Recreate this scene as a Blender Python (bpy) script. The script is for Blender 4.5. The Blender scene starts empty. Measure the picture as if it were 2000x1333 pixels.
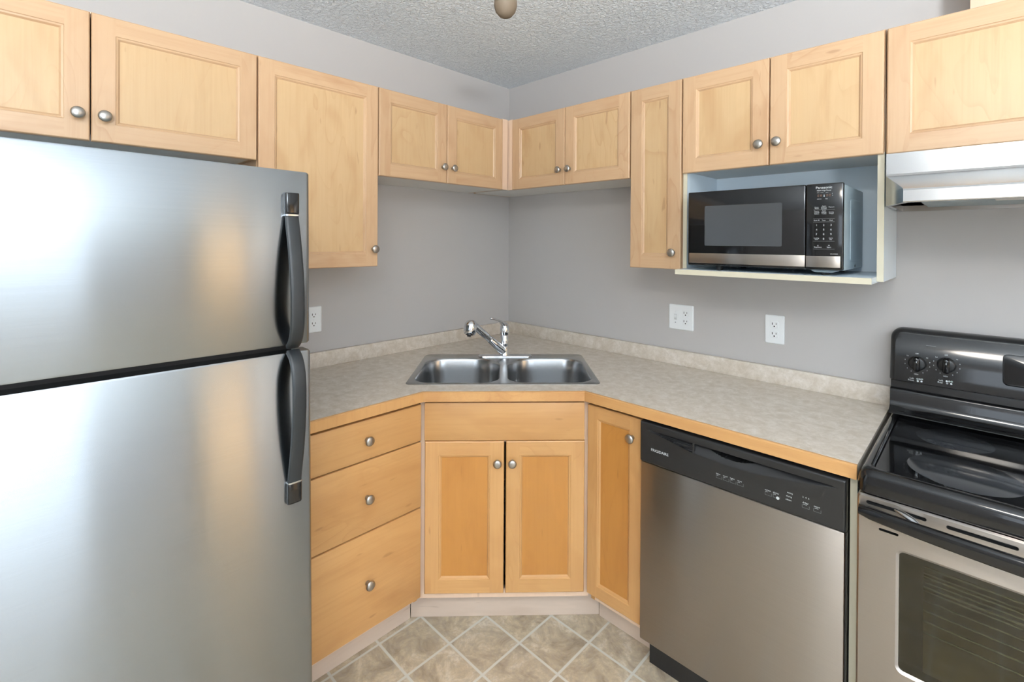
import bpy, bmesh, math, random
from mathutils import Matrix, Vector
from math import pi, sin, cos, radians, sqrt

S = bpy.context.scene
COL = S.collection
random.seed(7)

# ------------------------------------------------------------------ camera
cam_d = bpy.data.cameras.new('camera')
cam = bpy.data.objects.new('camera', cam_d)
COL.objects.link(cam)
S.camera = cam
FPX, CX, CY = 933.41, 1011.75, 477.25
CPOS = Vector((2.1253, -2.1089, 1.4826))
YAW, PIT, ROLL = radians(44.0994), radians(.3032), radians(.3201)
_F = Vector((-sin(YAW) * cos(PIT), cos(YAW) * cos(PIT), -sin(PIT)))
_R = Vector((cos(YAW), sin(YAW), 0))
_U = _R.cross(_F)
_R2 = _R * cos(ROLL) + _U * sin(ROLL)
_U2 = _R2.cross(_F)
cam.matrix_world = Matrix(((_R2.x, _U2.x, -_F.x, CPOS.x), (_R2.y, _U2.y, -_F.y, CPOS.y), (_R2.z, _U2.z, -_F.z, CPOS.z), (0, 0, 0, 1)))
cam_d.sensor_width = 36
cam_d.sensor_fit = 'HORIZONTAL'
cam_d.lens = 36 * FPX / 2000
cam_d.shift_x = -(CX - 1000) / 2000
cam_d.shift_y = (CY - 666.5) / 2000
cam_d.clip_start = .02

# ------------------------------------------------------------------ view, world, light
vs = S.view_settings
vs.view_transform = 'Standard'
vs.look = 'None'
vs.gamma = 1
vs.use_curve_mapping = False
vs.exposure = 0.13
S.cycles.use_denoising = True
S.cycles.max_bounces = 10
S.cycles.diffuse_bounces = 5
S.cycles.sample_clamp_indirect = 6
W = bpy.data.worlds.new('sky')
S.world = W
W.use_nodes = True
W.node_tree.nodes['Background'].inputs[0].default_value = (.62, .78, 1, 1)
W.node_tree.nodes['Background'].inputs[1].default_value = 1.0


def area(name, loc, aim, sx, sy, power, color):
    d = bpy.data.lights.new(name, 'AREA')
    d.shape = 'RECTANGLE'
    d.size, d.size_y, d.energy, d.color = sx, sy, power, color
    o = bpy.data.objects.new(name, d)
    COL.objects.link(o)
    o.location = loc
    o.rotation_euler = (Vector(aim) - Vector(loc)).to_track_quat('-Z', 'Y').to_euler()
    return o


ROOM_X, ROOM_Y, ROOM_Z = 5.3, -5.0, 2.437
area('added_warm_fill', (3.85, -.30, 2.40), (4.75, -.12, 1.1), .3, .3, 34, (1, .90, .77)).data.spread = radians(80)  # added warm fill on the tan block, no known lamp here
area('daylight_far_window', (ROOM_X + .02, -2.85, 1.2), (0, -2.85, 1.2), 2.0, 2.0, 30, (.88, .94, 1))
area('daylight_rear_window', (2.75, ROOM_Y - .02, 1.5), (2.75, 0, 1.5), 1.5, 1.3, 19, (.84, .92, 1))
area('added_bounce_light', (3.45, -2.95, 1.62), (3.45, -2.94, 3), .40, .40, 450, (.925, .968, 1))  # added upward light standing in for a flash bounced off the ceiling


# ------------------------------------------------------------------ materials
def lin(r, g, b):
    f = lambda c: (c / 255) / 12.92 if c <= 10.3 else (((c / 255) + .055) / 1.055) ** 2.4
    return (f(r), f(g), f(b), 1)


class N:
    """small node-tree helper"""
    def __init__(s, name):
        s.m = bpy.data.materials.new(name)
        s.m.use_nodes = True
        s.t = s.m.node_tree
        s.p = s.t.nodes['Principled BSDF']

    def n(s, typ, **kw):
        x = s.t.nodes.new(typ)
        for k, v in kw.items():
            if k[0] == '_':
                x.inputs[int(k[1:])].default_value = v
            else:
                setattr(x, k, v)
        return x

    def l(s, a, b):
        s.t.links.new(a, b)

    def set(s, **kw):
        for k, v in kw.items():
            s.p.inputs[k.replace('_', ' ')].default_value = v
        return s

    def noise(s, vec, scale, detail=3, rough=.5, dist=0):
        x = s.n('ShaderNodeTexNoise')
        x.inputs['Scale'].default_value = scale
        x.inputs['Detail'].default_value = detail
        x.inputs['Roughness'].default_value = rough
        x.inputs['Distortion'].default_value = dist
        if vec is not None:
            s.l(vec, x.inputs['Vector'])
        return x.outputs[0]

    def ramp(s, fac, stops):
        x = s.n('ShaderNodeValToRGB')
        e = x.color_ramp.elements
        while len(e) < len(stops):
            e.new(.5)
        for i, (p, c) in enumerate(stops):
            e[i].position = p
            e[i].color = c
        s.l(fac, x.inputs[0])
        return x.outputs[0]

    def mix(s, fac, a, b, blend='MIX'):
        x = s.n('ShaderNodeMix', data_type='RGBA', blend_type=blend)
        for v, i in ((fac, 0), (a, 6), (b, 7)):
            if hasattr(v, 'is_linked'):
                s.l(v, x.inputs[i])
            else:
                x.inputs[i].default_value = v
        return x.outputs[2]

    def math(s, op, a, b=0.0, c=0.0):
        x = s.n('ShaderNodeMath', operation=op)
        for i, v in enumerate((a, b, c)):
            if hasattr(v, 'is_linked'):
                s.l(v, x.inputs[i])
            else:
                x.inputs[i].default_value = v
        return x.outputs[0]

    def mapping(s, vec, scale=(1, 1, 1), rot=(0, 0, 0)):
        x = s.n('ShaderNodeMapping')
        x.inputs['Scale'].default_value = scale
        x.inputs['Rotation'].default_value = rot
        s.l(vec, x.inputs[0])
        return x.outputs[0]

    def bump(s, h, strength, dist):
        x = s.n('ShaderNodeBump')
        x.inputs['Strength'].default_value = strength
        x.inputs['Distance'].default_value = dist
        s.l(h, x.inputs['Height'])
        s.l(x.outputs[0], s.p.inputs['Normal'])


def plain(name, c, rough=.5, metal=0, **kw):
    k = N(name)
    k.set(Base_Color=c, Roughness=rough, Metallic=metal, **kw)
    return k.m


def wood(name, light, dark, axis, strength=1.0, rough=.33):
    k = N(name)
    tc = k.n('ShaderNodeTexCoord').outputs['Object']
    oi = k.n('ShaderNodeObjectInfo').outputs['Random']
    comb = k.n('ShaderNodeCombineXYZ')
    for i, f in enumerate((31.7, 17.3, 53.1)):
        k.l(k.math('MULTIPLY', oi, f), comb.inputs[i])
    add = k.n('ShaderNodeVectorMath', operation='ADD')
    k.l(tc, add.inputs[0])
    k.l(comb.outputs[0], add.inputs[1])
    v = add.outputs[0]

    def along(across, lengthwise):
        s_ = [across] * 3
        s_[axis] = lengthwise
        return k.mapping(v, s_)
    # flat-sawn figure: contour lines of a slow noise
    slow = k.noise(along(5.0, 1.5), 1.0, 2, .5, .8)
    rings = k.math('FRACT', k.math('MULTIPLY', slow, 11.0))
    line = k.ramp(rings, [(.0, (1, 1, 1, 1)), (.16, (.25, .25, .25, 1)), (.55, (0, 0, 0, 1)), (.97, (0, 0, 0, 1)), (1.0, (1, 1, 1, 1))])
    patch = k.ramp(k.noise(along(4.5, 1.6), 1.0, 2, .5), [(.48, (0, 0, 0, 1)), (.66, (1, 1, 1, 1))])
    fine = k.noise(along(110, 3.0), 1.0, 3, .6, .3)
    blot = k.noise(along(6.0, 2.2), 1.0, 3, .55, .5)
    pale = k.noise(along(22, 4.0), 1.0, 2, .5, .6)
    mid = tuple((a * .55 + b * .45) for a, b in zip(light, dark))
    lite = tuple(min(1, c * 1.10) for c in light[:3]) + (1,)
    c = k.ramp(blot, [(.28, mid), (.45, light), (.58, light), (.74, mid)])
    c = k.mix(k.math('MULTIPLY', k.ramp(pale, [(.58, (0, 0, 0, 1)), (.74, (1, 1, 1, 1))]), .55), c, lite)
    c = k.mix(k.math('MULTIPLY', k.math('MULTIPLY', line, patch), .34 * strength), c, dark)
    c = k.mix(k.math('MULTIPLY', k.ramp(fine, [(.45, (0, 0, 0, 1)), (.75, (1, 1, 1, 1))]), .20 * strength), c, dark)
    speck = k.noise(along(40, 9), 1.0, 1, .5)
    c = k.mix(k.math('MULTIPLY', k.ramp(speck, [(.74, (0, 0, 0, 1)), (.80, (1, 1, 1, 1))]), .45), c, tuple(x * .7 for x in dark[:3]) + (1,))
    hs = k.n('ShaderNodeHueSaturation')
    k.l(k.math('MULTIPLY_ADD', oi, .12, .94), hs.inputs['Value'])
    k.l(c, hs.inputs['Color'])
    k.l(hs.outputs[0], k.p.inputs['Base Color'])
    k.set(Roughness=rough)
    k.bump(fine, .05, .0006)
    return k.m


def steel(name, c, rough, aniso, tangent=(0, 0, 1), across=(0, 1, 1)):
    k = N(name)
    tc = k.n('ShaderNodeTexCoord').outputs['Object']
    sc = [4 if a == 0 else 520 for a in (0, 0, 1)]
    streak = k.noise(k.mapping(tc, (3, 3, 620)), 1.0, 3, .6)
    k.l(k.mix(streak, tuple(x * .93 for x in c[:3]) + (1,), tuple(min(1, x * 1.05) for x in c[:3]) + (1,)), k.p.inputs['Base Color'])
    k.set(Roughness=rough)
    k.set(Metallic=1.0, Anisotropic=aniso)
    t = k.n('ShaderNodeCombineXYZ', _0=tangent[0], _1=tangent[1], _2=tangent[2])
    k.l(t.outputs[0], k.p.inputs['Tangent'])
    return k.m


M = {}
P_L, P_D = lin(197, 166, 125), lin(168, 124, 80)
F_L, F_D = lin(195, 162, 127), lin(166, 122, 84)
M['panel'] = wood('maple_veneer', P_L, P_D, 2, .8)
M['stile'] = wood('maple_upright', F_L, F_D, 2)
M['rail'] = wood('maple_crosswise', F_L, F_D, 0)
B_L, B_D = lin(173, 119, 57), lin(150, 96, 42)  # amber of the base cabinets partly holds the dimmer, warmer light low down
G_L, G_D = lin(189, 144, 92), lin(156, 106, 60)
M['panel_low'] = wood('dim_amber_maple_veneer', B_L, B_D, 2, .7)
M['stile_low'] = wood('dim_amber_maple_upright', G_L, G_D, 2)
M['rail_low'] = wood('dim_amber_maple_crosswise', G_L, G_D, 0)
M['toe'] = wood('pale_toe_board', lin(202, 184, 168), lin(184, 162, 144), 0, .5, .5)
M['fill'] = wood('pale_filler', lin(226, 198, 172), lin(206, 172, 142), 2, .5, .5)
M['cream'] = plain('cream_edge_band', lin(210, 204, 182), .5)
M['mel'] = plain('white_melamine', lin(222, 235, 244), .35)
M['under'] = plain('white_underside', lin(222, 220, 216), .45)
M['white'] = plain('white_plastic', lin(238, 242, 244), .35)
M['toggle'] = plain('off_white_plastic', lin(204, 208, 208), .4)
M['tan_paint'] = plain('tan_block_paint', lin(222, 190, 150), .6)  # only for the added block mirrored in the fridge
M['slot'] = plain('dark_slot', lin(40, 38, 36), .6)
M['seam'] = plain('dark_seam', lin(70, 52, 38), .7)
M['nickel'] = steel('brushed_nickel', lin(176, 172, 166), .30, .3)
M['steel'] = steel('brushed_steel', lin(158, 163, 167), .25, 1.0)
M['steel_dw'] = steel('dishwasher_steel', lin(168, 161, 154), .29, .98)
M['steel_oven'] = steel('oven_steel', lin(170, 163, 156), .29, .98)
M['steel_hood'] = steel('hood_steel', lin(198, 199, 200), .22, .8)
M['sink'] = steel('sink_steel', lin(178, 180, 182), .26, .3)
M['chrome'] = plain('chrome', lin(225, 228, 232), .06, 1)
M['silver'] = plain('silver_trim', lin(200, 204, 208), .25, 1)
M['black'] = plain('gloss_black', lin(14, 14, 15), .09)
M['black_s'] = plain('satin_black', lin(24, 24, 25), .38)
M['black_m'] = plain('matt_black', lin(22, 22, 22), .6)
M['grey_body'] = plain('grey_painted_metal', lin(158, 172, 178), .4)
M['bronze'] = plain('bronze_finial', lin(104, 90, 74), .7)
M['opal'] = plain('opal_glass', lin(240, 238, 232), .3)
M['print'] = plain('white_print', lin(214, 220, 222), .5)
M['print_d'] = plain('grey_print', lin(128, 132, 134), .5)
M['red'] = plain('red_print', lin(120, 40, 40), .5)
M['seg'] = plain('unlit_segments', lin(92, 66, 52), .5)
k = N('lit_digit'); k.set(Base_Color=lin(200, 220, 230)); k.p.inputs['Emission Color'].default_value = (.85, .95, 1, 1); k.p.inputs['Emission Strength'].default_value = .9; M['lit'] = k.m

k = N('handle_grip_black')  # pebbled black plastic
k.set(Base_Color=lin(24, 28, 31), Roughness=.5)
k.bump(k.noise(k.n('ShaderNodeTexCoord').outputs['Object'], 900, 2), .18, .0006)
M['grip'] = k.m

k = N('grey_wall_paint')
k.set(Base_Color=lin(183, 180, 178), Roughness=.42)
k.p.inputs['Specular IOR Level'].default_value = .35
tcn = k.n('ShaderNodeTexCoord').outputs['Object']
k.bump(k.noise(tcn, 260, 3), .05, .0015)
M['wall'] = k.m

k = N('stippled_ceiling')
tcn = k.n('ShaderNodeTexCoord').outputs['Object']
h1 = k.noise(tcn, 68, 3, .6, .6)
h2 = k.noise(tcn, 190, 2, .5)
hh = k.math('ADD', k.ramp(h1, [(.42, (0, 0, 0, 1)), (.62, (1, 1, 1, 1))]), k.math('MULTIPLY', h2, .35))
k.bump(hh, .9, .0062)
k.set(Base_Color=lin(232, 240, 247), Roughness=.85)
M['ceiling'] = k.m

k = N('vinyl_tile_floor')
tcn = k.n('ShaderNodeTexCoord').outputs['Object']
sx = k.n('ShaderNodeSeparateXYZ')
k.l(tcn, sx.inputs[0])
PITCH = .1822
ux = k.math('DIVIDE', k.math('SUBTRACT', sx.outputs[0], .7305), PITCH)
uy = k.math('DIVIDE', k.math('ADD', sx.outputs[1], 1.0205), PITCH)


def edge(u):
    f = k.math('FRACT', u)
    return k.math('MINIMUM', f, k.math('SUBTRACT', 1.0, f))


dmin = k.math('MINIMUM', edge(ux), edge(uy))
grout = k.ramp(dmin, [(.018, (1, 1, 1, 1)), (.030, (0, 0, 0, 1))])
cell = k.n('ShaderNodeCombineXYZ')
k.l(k.math('FLOOR', ux), cell.inputs[0])
k.l(k.math('FLOOR', uy), cell.inputs[1])
wn = k.n('ShaderNodeTexWhiteNoise', noise_dimensions='2D')
k.l(cell.outputs[0], wn.inputs['Vector'])
off = k.n('ShaderNodeVectorMath', operation='MULTIPLY_ADD')
k.l(wn.outputs['Color'], off.inputs[0])
off.inputs[1].default_value = (9, 9, 9)
k.l(tcn, off.inputs[2])
mot = k.noise(off.outputs[0], 11, 8, .68, .7)
fine = k.noise(off.outputs[0], 70, 5, .65, .2)
base = k.ramp(mot, [(.34, lin(132, 118, 98)), (.45, lin(166, 151, 127)), (.55, lin(188, 173, 147)), (.66, lin(214, 205, 187))])
base = k.mix(k.ramp(fine, [(.38, (.45, .45, .45, 1)), (.55, (0, 0, 0, 1))]), base, lin(152, 142, 130))
base = k.mix(k.math('MULTIPLY', wn.outputs['Value'], .22), base, lin(160, 150, 138))
k.l(k.mix(grout, base, lin(198, 198, 190)), k.p.inputs['Base Color'])
k.set(Roughness=.38)
M['floor'] = k.m

k = N('laminate_counter')
tcn = k.n('ShaderNodeTexCoord').outputs['Object']
a_ = k.noise(tcn, 26, 6, .7, .5)
b_ = k.noise(k.mapping(tcn, (1, 1, 1)), 120, 4, .6)
c_ = k.ramp(a_, [(.34, lin(190, 178, 162)), (.5, lin(203, 193, 180)), (.66, lin(216, 208, 198))])
c_ = k.mix(k.ramp(b_, [(.5, (0, 0, 0, 1)), (.72, (.5, .5, .5, 1))]), c_, lin(182, 172, 158))
k.l(c_, k.p.inputs['Base Color'])
k.set(Roughness=.4)
M['lam'] = k.m

k = N('cooktop_glass')
k.set(Base_Color=lin(12, 13, 15), Roughness=.05)
M['glass_top'] = k.m
M['element'] = plain('element_disc', lin(42, 44, 47), .12)

k = N('tinted_oven_glass')  # dark coated glass, half seen through
mixs = k.n('ShaderNodeMixShader')
tr = k.n('ShaderNodeBsdfTransparent')
tr.inputs[0].default_value = (.78, .76, .60, 1)
k.set(Base_Color=lin(46, 42, 32), Roughness=.05)
k.p.inputs['IOR'].default_value = 1.9
k.l(tr.outputs[0], mixs.inputs[1]); k.l(k.p.outputs[0], mixs.inputs[2])
mixs.inputs[0].default_value = .40
k.l(mixs.outputs[0], k.t.nodes['Material Output'].inputs[0])
M['oven_glass'] = k.m
k = N('microwave_window')
k.set(Base_Color=lin(66, 68, 70), Roughness=.16)
k.bump(k.noise(k.n('ShaderNodeTexCoord').outputs['Object'], 900, 1), .02, .0005)
M['mw_window'] = k.m
M['enamel'] = plain('oven_enamel', lin(176, 160, 124), .4)
k = N('window_pane')
mixs = k.n('ShaderNodeMixShader'); tr = k.n('ShaderNodeBsdfTransparent')
k.set(Base_Color=(1, 1, 1, 1), Roughness=.02)
k.l(tr.outputs[0], mixs.inputs[1]); k.l(k.p.outputs[0], mixs.inputs[2]); mixs.inputs[0].default_value = .05
k.l(mixs.outputs[0], k.t.nodes['Material Output'].inputs[0])
M['pane'] = k.m


# ------------------------------------------------------------------ mesh helpers
class MB:
    def __init__(s):
        s.bm = bmesh.new()
        s.mats = []

    def mi(s, m):
        m = M[m]
        if m not in s.mats:
            s.mats.append(m)
        return s.mats.index(m)

    def box(s, x0, x1, y0, y1, z0, z1, mat, bev=0, seg=2):
        i = s.mi(mat)
        x0, x1 = min(x0, x1), max(x0, x1)
        y0, y1 = min(y0, y1), max(y0, y1)
        v = [s.bm.verts.new((x, y, z)) for x in (x0, x1) for y in (y0, y1) for z in (z0, z1)]
        fs = [s.bm.faces.new([v[a] for a in q]) for q in ((0, 1, 3, 2), (4, 6, 7, 5), (0, 4, 5, 1), (2, 3, 7, 6), (0, 2, 6, 4), (1, 5, 7, 3))]
        for f in fs:
            f.material_index = i
        if bev:
            es = list({e for f in fs for e in f.edges})
            bmesh.ops.bevel(s.bm, geom=es, offset=bev, segments=seg, affect='EDGES', profile=.5)
        return s

    def prism(s, pts, axis, a0, a1, mat, bev=0):
        i = s.mi(mat)
        mk = {'x': lambda p, a: (a, p[0], p[1]), 'y': lambda p, a: (p[0], a, p[1]), 'z': lambda p, a: (p[0], p[1], a)}[axis]
        A = [s.bm.verts.new(mk(p, a0)) for p in pts]
        B = [s.bm.verts.new(mk(p, a1)) for p in pts]
        fs = [s.bm.faces.new(A), s.bm.faces.new(B[::-1])]
        n = len(pts)
        for j in range(n):
            fs.append(s.bm.faces.new([A[j], A[(j + 1) % n], B[(j + 1) % n], B[j]]))
        for f in fs:
            f.material_index = i
        if bev:
            es = list({e for f in fs for e in f.edges})
            bmesh.ops.bevel(s.bm, geom=es, offset=bev, segments=2, affect='EDGES', profile=.5)
        return s

    def quad(s, pts, mat):
        f = s.bm.faces.new([s.bm.verts.new(p) for p in pts])
        f.material_index = s.mi(mat)
        return s

    def loft(s, loops, mat, cap0=True, cap1=True, closed=True):
        i = s.mi(mat)
        L = [[s.bm.verts.new(p) for p in lp] for lp in loops]
        n = len(L[0])
        for a, b in zip(L, L[1:]):
            for j in range(n if closed else n - 1):
                s.bm.faces.new([a[j], a[(j + 1) % n], b[(j + 1) % n], b[j]]).material_index = i
        if cap0:
            s.bm.faces.new(L[0][::-1]).material_index = i
        if cap1:
            s.bm.faces.new(L[-1]).material_index = i
        return s

    def lathe(s, prof, mat, mx=None, n=28):
        mx = mx or Matrix()
        loops = [[mx @ Vector((max(r, 1e-5) * cos(2 * pi * j / n), max(r, 1e-5) * sin(2 * pi * j / n), h)) for j in range(n)] for r, h in prof]
        return s.loft(loops, mat)

    def tube(s, path, radii, mat, n=16, up=(0, 0, 1), flat=None):
        pts = [Vector(p) for p in path]
        loops = []
        u = Vector(up)
        for i, p in enumerate(pts):
            t = (pts[min(i + 1, len(pts) - 1)] - pts[max(i - 1, 0)]).normalized()
            side = t.cross(u)
            side = side.normalized() if side.length > 1e-4 else Vector((1, 0, 0))
            u2 = side.cross(t)
            r = radii[i] if not isinstance(radii, (int, float)) else radii
            ra, rb = (r, r) if not isinstance(r, tuple) else r
            loops.append([p + side * (ra * cos(2 * pi * j / n)) + u2 * (rb * sin(2 * pi * j / n)) for j in range(n)])
        return s.loft(loops, mat)

    def obj(s, name, parent=None, loc=(0, 0, 0), rotz=0, angle=35):
        bmesh.ops.recalc_face_normals(s.bm, faces=s.bm.faces)
        me = bpy.data.meshes.new(name)
        s.bm.to_mesh(me)
        s.bm.free()
        for m in s.mats:
            me.materials.append(m)
        me.shade_smooth()
        me.set_sharp_from_angle(angle=radians(angle))
        return link(name, me, parent, loc, rotz)


def link(name, me, parent=None, loc=(0, 0, 0), rotz=0):
    o = bpy.data.objects.new(name, me)
    COL.objects.link(o)
    o.location = loc
    o.rotation_euler = (0, 0, rotz)
    o.parent = parent
    return o


def thing(name, label, cat, loc=(0, 0, 0), rotz=0, group=None):
    o = link(name, None, None, loc, rotz)
    o.empty_display_size = .1
    o['label'] = label
    o['category'] = cat
    if group:
        o['group'] = group
    return o


def tag(o, label, cat, group=None):
    o['label'] = label
    o['category'] = cat
    if group:
        o['group'] = group
    return o


def struct(o):
    o['kind'] = 'structure'
    return o


def rrect(x0, x1, y0, y1, r, n=6):
    """rounded rectangle outline; r = one radius or (x0y0, x1y0, x1y1, x0y1)"""
    rs = (r,) * 4 if isinstance(r, (int, float)) else r
    out = []
    for (cx, cy, a0), q in zip(((x0, y0, pi), (x1, y0, 1.5 * pi), (x1, y1, 0), (x0, y1, .5 * pi)), rs):
        ox = cx + q if cx == x0 else cx - q
        oy = cy + q if cy == y0 else cy - q
        for j in range(n + 1):
            a = a0 + .5 * pi * j / n
            out.append((ox + q * cos(a), oy + q * sin(a)))
    return out


def lettering(mb, items, y, mat, thick=.0003):
    """items: (string, x, z, height, align, width or None); letters face -y at depth y"""
    for it in items:
        txt, x, z, h, al = it[:5]
        wid = it[5] if len(it) > 5 else None
        cu = bpy.data.curves.new('letters', 'FONT')
        cu.body = txt
        cu.align_x = 'LEFT'
        cu.size = h / .70
        cu.resolution_u = 3
        o = bpy.data.objects.new('letters', cu)
        COL.objects.link(o)
        dg = bpy.context.evaluated_depsgraph_get()
        me = bpy.data.meshes.new_from_object(o.evaluated_get(dg))
        bpy.data.objects.remove(o)
        bpy.data.curves.remove(cu)
        if not me.vertices:
            continue
        xs = [v.co.x for v in me.vertices]
        ys = [v.co.y for v in me.vertices]
        w0 = max(xs) - min(xs)
        sx = wid / w0 if wid else 1
        ax = {'L': 0, 'C': .5, 'R': 1}[al]
        i = mb.mi(mat)
        vv = [mb.bm.verts.new((x + (v.co.x - min(xs) - w0 * ax) * sx, y, z + v.co.y - h / 2)) for v in me.vertices]
        for p in me.polygons:
            try:
                mb.bm.faces.new([vv[a] for a in p.vertices]).material_index = i
            except ValueError:
                pass
        bpy.data.meshes.remove(me)


# ------------------------------------------------------------------ the room
def wall_mesh(plan, z0, z1, holes, mat='wall'):
    """plan: function (u, depth, z) -> point ; holes (u0,u1,z0,z1) left open; u range in plan.span"""
    mb = MB()
    f, u0, u1 = plan
    us = sorted({u0, u1, *[h[0] for h in holes], *[h[1] for h in holes]})
    zs = sorted({z0, z1, *[h[2] for h in holes], *[h[3] for h in holes]})
    for a, b in zip(us, us[1:]):
        for c, d in zip(zs, zs[1:]):
            if any(h[0] <= a and b <= h[1] and h[2] <= c and d <= h[3] for h in holes):
                continue
            p, q = f(a, 0, c), f(b, .1, d)
            mb.box(p[0], q[0], p[1], q[1], c, d, mat)
    return mb


struct(MB().box(-.1, ROOM_X + .1, ROOM_Y - .1, .1, -.1, 0, 'floor').obj('floor'))
struct(MB().box(-.1, ROOM_X + .1, ROOM_Y - .1, .1, ROOM_Z, ROOM_Z + .1, 'ceiling').obj('ceiling'))
struct(MB().box(-.1, 0, ROOM_Y, .1, 0, ROOM_Z, 'wall').obj('wall_left'))
struct(MB().box(0, ROOM_X, 0, .1, 0, ROOM_Z, 'wall').obj('wall_right'))
struct(wall_mesh((lambda u, d, z: (ROOM_X + d, u, z), ROOM_Y, .1), 0, ROOM_Z, [(-3.85, -1.85, .2, 2.2)]).obj('wall_far'))
struct(wall_mesh((lambda u, d, z: (u, ROOM_Y - d, z), -.1, ROOM_X), 0, ROOM_Z, [(2.0, 3.5, .85, 2.15)]).obj('wall_rear'))


def window(name, axis, u0, u1, z0, z1, at, n):
    mb = MB()
    t, d = .05, .06
    bars = [(u0, u1, z0, z0 + t), (u0, u1, z1 - t, z1), (u0, u0 + t, z0 + t, z1 - t), (u1 - t, u1, z0 + t, z1 - t)]
    for j in range(1, n):
        c = u0 + (u1 - u0) * j / n
        bars.append((c - t / 2, c + t / 2, z0 + t, z1 - t))
    for a, b, c, e in bars:
        if axis == 'x':
            mb.box(at, at - d, a, b, c, e, 'white', .004)
        else:
            mb.box(a, b, at, at + d, c, e, 'white', .004)
    o = struct(mb.obj(name))
    p = MB()
    if axis == 'x':
        p.box(at - .028, at - .032, u0 + t, u1 - t, z0 + t, z1 - t, 'pane')
    else:
        p.box(u0 + t, u1 - t, at + .028, at + .032, z0 + t, z1 - t, 'pane')
    p.obj('window_pane', o)


window('window_1', 'x', -3.85, -1.85, .2, 2.2, ROOM_X, 2)
window('window_2', 'y', 2.0, 3.5, .85, 2.15, ROOM_Y, 2)
struct(MB().box(4.75, ROOM_X - .001, -.62, -.001, .001, ROOM_Z - .001, 'tan_paint').obj('tan_reflect_block'))  # added unseen block that gives the fridge steel its tan reflection

# ------------------------------------------------------------------ cabinets
kb = MB()
kb.lathe([(.0085, 0), (.0085, .002), (.006, .005), (.0055, .011), (.008, .0145), (.0145, .0175), (.0163, .0205), (.0158, .0235), (.012, .0265), (.006, .028), (0, .0284)], 'nickel', Matrix.Rotation(pi / 2, 4, 'X'), 32)
_k = kb.obj('knob', angle=60)
KNOB = _k.data
bpy.data.objects.remove(_k)


def knob(parent, x, z):  # x, z come from image pixels, shifted along the line of sight toward camera
    return link('knob', KNOB, parent, (x, 0, z))


def door(root, x0, x1, z0, z1, y, knob_at=None, low=False, name='door', stile=.053):
    """framed door with a recessed panel; front face at local y = 0, wall towards +y"""
    w, h = x1 - x0, z1 - z0
    P, ST, RL = ('panel_low', 'stile_low', 'rail_low') if low else ('panel', 'stile', 'rail')
    mb = MB()
    e = .0035

    def ring(i0, d0, i1, d1, ms, mr):
        a = [(i0, i0), (w - i0, i0), (w - i0, h - i0), (i0, h - i0)]
        b = [(i1, i1), (w - i1, i1), (w - i1, h - i1), (i1, h - i1)]
        for j in range(4):
            q = (j + 1) % 4
            mb.quad([(a[j][0], d0, a[j][1]), (a[q][0], d0, a[q][1]), (b[q][0], d1, b[q][1]), (b[j][0], d1, b[j][1])], mr if j % 2 == 0 else ms)
    ring(0, .019, 0, .0045, ST, RL)
    ring(0, .0045, e * .5, .001, ST, RL)
    ring(e * .5, .001, e, 0, ST, RL)
    s = stile
    for a, b in ((e, s), (w - s, w - e)):
        mb.quad([(a, 0, e), (b, 0, e), (b, 0, h - e), (a, 0, h - e)], ST)
    for a, b in ((e, s), (h - s, h - e)):
        mb.quad([(s, 0, a), (w - s, 0, a), (w - s, 0, b), (s, 0, b)], RL)
    ring(s, 0, s + .0015, .0022, ST, RL)
    ring(s + .0015, .0022, s + .006, .0035, ST, RL)
    ring(s + .006, .0035, s + .0105, .0085, ST, RL)
    i = s + .0105
    mb.quad([(i, .0085, i), (w - i, .0085, i), (w - i, .0085, h - i), (i, .0085, h - i)], P)
    mb.quad([(0, .019, 0), (w, .019, 0), (w, .019, h), (0, .019, h)], ST)
    bmesh.ops.remove_doubles(mb.bm, verts=mb.bm.verts, dist=1e-5)
    o = mb.obj(name, root, (x0, y, z0), angle=12)
    if knob_at:
        knob(o, knob_at[0] - x0, knob_at[1] - z0)
    return o


def slab(root, x0, x1, z0, z1, y, knob_at=None, name='drawer'):
    mb = MB().box(0, x1 - x0, 0, .019, 0, z1 - z0, 'rail_low', .0025, 2)
    o = mb.obj(name, root, (x0, y, z0))
    if knob_at:
        knob(o, knob_at[0] - x0, knob_at[1] - z0)
    return o


DU = .3144
ZT = 2.1265


def carcass(root, x0, x1, z0, z1, depth, name='carcass', bottom_in=.0):
    """open-fronted box of boards: sides, top, bottom, back; wall at local y = 0"""
    t = .016
    mb = MB()
    y0, y1 = -depth, -.004
    mb.box(x0, x0 + t, y0, y1, z0, z1, 'stile')
    mb.box(x1 - t, x1, y0, y1, z0, z1, 'stile')
    mb.box(x0 + t, x1 - t, y0, y1, z1 - t, z1, 'fill')
    mb.box(x0 + t, x1 - t, y0, y1, z0, z0 + t, 'under')
    mb.box(x0 + t, x1 - t, y1 - .006, y1, z0 + t, z1 - t, 'mel')
    return mb.obj(name, root)


CD = DU - .0205   # carcass depth behind a door
CAB = 'maple wall cabinets'

# right wall: local frame = world
R1 = thing('wall_cabinet', 'short two-door maple wall cabinet just right of the room corner', 'cabinet', (0, 0, 1.7565), 0, CAB)
carcass(R1, .006, 1.046, .004, ZT + .006 - 1.7565, CD)
door(R1, .338, .691, 0, ZT - 1.7565, -DU, (0.6639, 0.0725))
door(R1, .694, 1.044, 0, ZT - 1.7565, -DU, (0.7232, 0.0720))
MB().box(.2965, .3355, -DU + .0085, -DU + .02, .002, ZT - 1.7565 + .005, 'fill').obj('filler', R1)

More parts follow.
